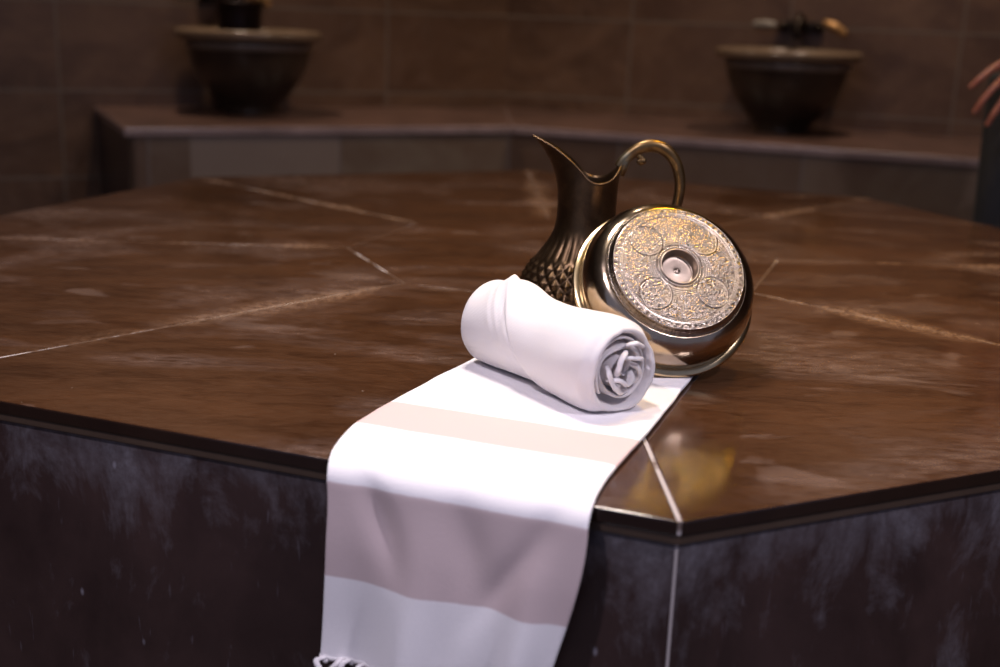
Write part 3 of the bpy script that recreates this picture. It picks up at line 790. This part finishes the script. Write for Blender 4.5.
# engraved disc
def relief():
    seg, nr = 600, 150; bm = bmesh.new(); dep = bm.verts.layers.float.new('relief')
    r0, r1 = .0285, .0985
    rows, hs = [], []
    meds = [(.0575*math.cos(a), .0570*math.sin(a)) for a in (math.radians(33), math.radians(123), math.radians(213), math.radians(303))]
    def bumpf(d, w): return max(0, 1-abs(d)/w)
    for i in range(nr+1):
        r = r0+(r1-r0)*i/nr; row = []; hr = []
        base = .0700+.0045*(1-((r-r0)/(r1-r0))**2)
        if r > .0915: base -= .0075*sst(.0915, .0985, r)
        for j in range(seg):
            th = 2*PI*j/seg; x, y = r*math.cos(th), r*math.sin(th)
            h = 0.30
            dm = min(((x-a)**2+(y-b)**2)**.5 for a, b in meds)
            inmed = dm < .0200
            # arabesque scrolls
            nz = noise.noise(Vector((x*420, y*420, 0)))*1.3+.8*noise.noise(Vector((x*800, y*800, 4)))
            sc = math.sin(22*math.sin(6*th+r*70)+r*900)
            tex = .5+.35*nz+.15*sc
            if .0335 < r < .0785: h = .22+.50*tex
            if inmed: h = .18+.60*(.5+.5*nz)
            h = max(h, 1.0*bumpf(dm-.0212, .0013))
            # plain channel around the medallions
            if .0226 < dm < .0240 : h = .12
            # rings
            for rr, ww in ((.0300, .0016), (.0345, .0008), (.0800, .0010), (.0845, .0009), (.0925, .0014)):
                h = max(h, bumpf(r-rr, ww))
            # rope between rings, only outside the medallions
            if .0808 < r < .0838: h = .35+.5*(.5+.5*math.sin(th*130+ (r-.081)*1800))
            if .0855 < r < .0915: h = .25+.65*(.5+.5*math.sin(th*64)*math.sin((r-.0855)/.006*PI))*(.6+.4*nz)
            if r > .0945: h = .45
            # concentric arcs near the centre
            if .0355 < r < .0445 and dm > .024:
                h = .35+.45*(.5+.5*math.cos((r-.0355)*2*PI/.0028))
            h = min(1, max(0, h)); row.append((x, y, base+.0021*(h-.3))); hr.append(h)
        rows.append(row); hs.append(hr)
    vs = grid(bm, rows, True)
    for a, b in zip(vs, hs):
        for v, h in zip(a, b): v[dep] = h
    # drop to the body and the centre well
    n1 = [bm.verts.new((.0990*math.cos(2*PI*j/seg), .0990*math.sin(2*PI*j/seg), .0595)) for j in range(seg)]
    for j in range(seg): bm.faces.new((vs[-1][j], vs[-1][(j+1) % seg], n1[(j+1) % seg], n1[j]))
    for v in n1: v[dep] = .5
    bmesh.ops.recalc_face_normals(bm, faces=bm.faces)
    return bm
link('engraved_disc', relief(), BE, bo)
pw = [(0, .0622), (.0020, .0622), (.0040, .0612), (.0065, .0608), (.013, .0606), (.0190, .0606), (.0222, .0612), (.0236, .0640), (.0243, .0715), (.0250, .0752), (.0264, .0762), (.0280, .0752), (.0287, .0740)]
sp_ = smooth_path([Vector((a, b, 0)) for a, b in pw], 60)
link('centre_well', lathe([(max(0, v.x), v.y) for v in sp_], 96, close=False), mat_plain('worn tinned well', (.34, .265, .21), .38, metal=.9, var=.15, scale=60), bo)

# ------------------------------------------------------------------ person at the right edge
def skin_obj(name, verts, edges, radii, mat, parent=None, sub=2, root=0):
    me = bpy.data.meshes.new(name); me.from_pydata([Vector(v) for v in verts], edges, []); me.materials.append(mat)
    o = bpy.data.objects.new(name, me); C.objects.link(o)
    m = o.modifiers.new('skin', 'SKIN'); m.use_smooth_shade = True; m.branch_smoothing = .4
    lay = me.skin_vertices[0].data if len(me.skin_vertices) else None
    if lay is None:
        bpy.context.view_layer.objects.active = o
    for i, r in enumerate(radii):
        lay[i].radius = (r, r) if not isinstance(r, tuple) else r
    lay[root].use_root = True
    mod_sub(o, sub)
    if parent: o.parent = parent
    return o
class Sk:
    def __init__(s): s.v, s.e, s.r = [], [], []
    def add(s, p, r, par=None):
        s.v.append(p); s.r.append(r); i = len(s.v)-1
        if par is not None: s.e.append((par, i))
        return i
    def chain(s, pts, par):
        for p, r in pts: par = s.add(p, r, par)
        return par
px, py = 1.385, .86
b = Sk()
pel = b.add((px, py, .95), (.15, .105))
sp1 = b.chain([((px, py, 1.10), (.13, .09)), ((px, py, 1.28), (.15, .10)), ((px, py-.0, 1.42), (.12, .085)), ], pel)
nk = b.chain([((px, py-.005, 1.50), .055), ((px, py-.015, 1.56), .058), ((px, py-.03, 1.63), (.076, .088)), ((px, py-.03, 1.70), (.078, .094)), ((px, py-.02, 1.765), (.055, .065))], sp1)
for s in (-1, 1):   # legs
    b.chain([((px+s*.085, py, .86), .088), ((px+s*.095, py-.01, .52), .058), ((px+s*.095, py+.02, .30), .052), ((px+s*.095, py+.03, .09), .036), ((px+s*.10, py-.04, .045), .034), ((px+s*.105, py-.12, .03), .026)], pel)
# far arm (image right)
b.chain([((px+.18, py, 1.42), .055), ((px+.225, py, 1.28), .046), ((px+.25, py+.02, 1.12), .040), ((px+.255, py-.03, .98), .034), ((px+.25, py-.07, .89), (.026, .020)), ((px+.25, py-.08, .83), (.036, .016)), ((px+.25, py-.08, .76), (.03, .014))], sp1)
# near arm reaching over the platform edge, open hand
wr = b.chain([((px-.18, py, 1.42), .055), ((px-.17, py-.05, 1.30), .046), ((px-.11, py-.15, 1.16), .040), ((1.272, .675, 1.04), .034), ((1.245, .655, .955), (.026, .022))], sp1)
pm = b.add((1.205, .642, .922), (.030, .016), wr)
for ch in (((1.149, .622, .928), (1.104, .606, .906), (1.073, .606, .878), (1.054, .617, .852)),
           ((1.158, .620, .900), (1.112, .600, .860), (1.088, .606, .822), (1.076, .622, .788)),
           ((1.180, .630, .874), (1.146, .612, .828), (1.126, .616, .790), (1.118, .632, .756)),
           ((1.204, .642, .858), (1.184, .630, .812), (1.176, .634, .782), (1.171, .645, .756))):
    b.chain([(ch[0], .0115), (ch[1], .0098), (ch[2], .0088), (ch[3], .0072)], pm)
b.chain([((1.205, .610, .948), .0135), ((1.170, .575, .952), .0115), ((1.143, .553, .940), .0095)], wr)
# face
hd = 0
body = skin_obj('person', b.v, b.e, b.r, SKIN)
tag(body, 'person in dark clothes standing at the right edge with an open hand reaching in', 'person')
link('nose', ell(bmesh.new(), (px, py-.135, 1.655), (.012, .018, .024), 12, 8), SKIN, body)
link('mouth', ell(bmesh.new(), (px, py-.122, 1.612), (.024, .010, .006), 12, 8), SKIN, body)
EYE = mat_plain('eye', (.5, .48, .46), .2, var=.05)
for s in (-1, 1):
    link('ear', ell(bmesh.new(), (px+s*.083, py-.02, 1.66), (.010, .020, .032), 12, 8), SKIN, body)
    link('eye', ell(bmesh.new(), (px+s*.032, py-.113, 1.68), (.013, .009, .008), 12, 8), EYE, body)
hz = bmesh.new(); ell(hz, (px, py-.005, 1.735), (.092, .108, .085), 24, 16); ell(hz, (px, py+.03, 1.68), (.090, .085, .10), 24, 16)
link('hair', hz, HAIR, body)
t = Sk(); a = t.add((px, py, .93), (.172, .125))
c = t.chain([((px, py, 1.10), (.155, .115)), ((px, py, 1.28), (.168, .12)), ((px, py, 1.42), (.14, .10)), ((px, py, 1.475), (.07, .07))], a)
t.chain([((px+.18, py, 1.425), .070), ((px+.225, py, 1.28), .060), ((px+.24, py+.01, 1.18), .058)], c-1)
t.chain([((px-.18, py, 1.425), .070), ((px-.17, py-.05, 1.30), .060), ((px-.14, py-.10, 1.22), .058)], c-1)
skin_obj('tunic', t.v, t.e, t.r, DARKCL, body)
t = Sk(); a = t.add((px, py, .96), (.165, .12))
for s in (-1, 1):
    t.chain([((px+s*.085, py, .84), .110), ((px+s*.095, py-.01, .52), .088), ((px+s*.095, py+.02, .30), .078), ((px+s*.095, py+.03, .10), .068)], a)
skin_obj('trousers', t.v, t.e, t.r, DARKCL, body)
for s in (-1, 1):
    sh = bmesh.new(); ell(sh, (px+s*.10, py-.06, .032), (.050, .135, .032), 20, 12)
    for v in sh.verts: v.co.z = max(v.co.z, .001)
    link('shoe', sh, DARKCL, body)
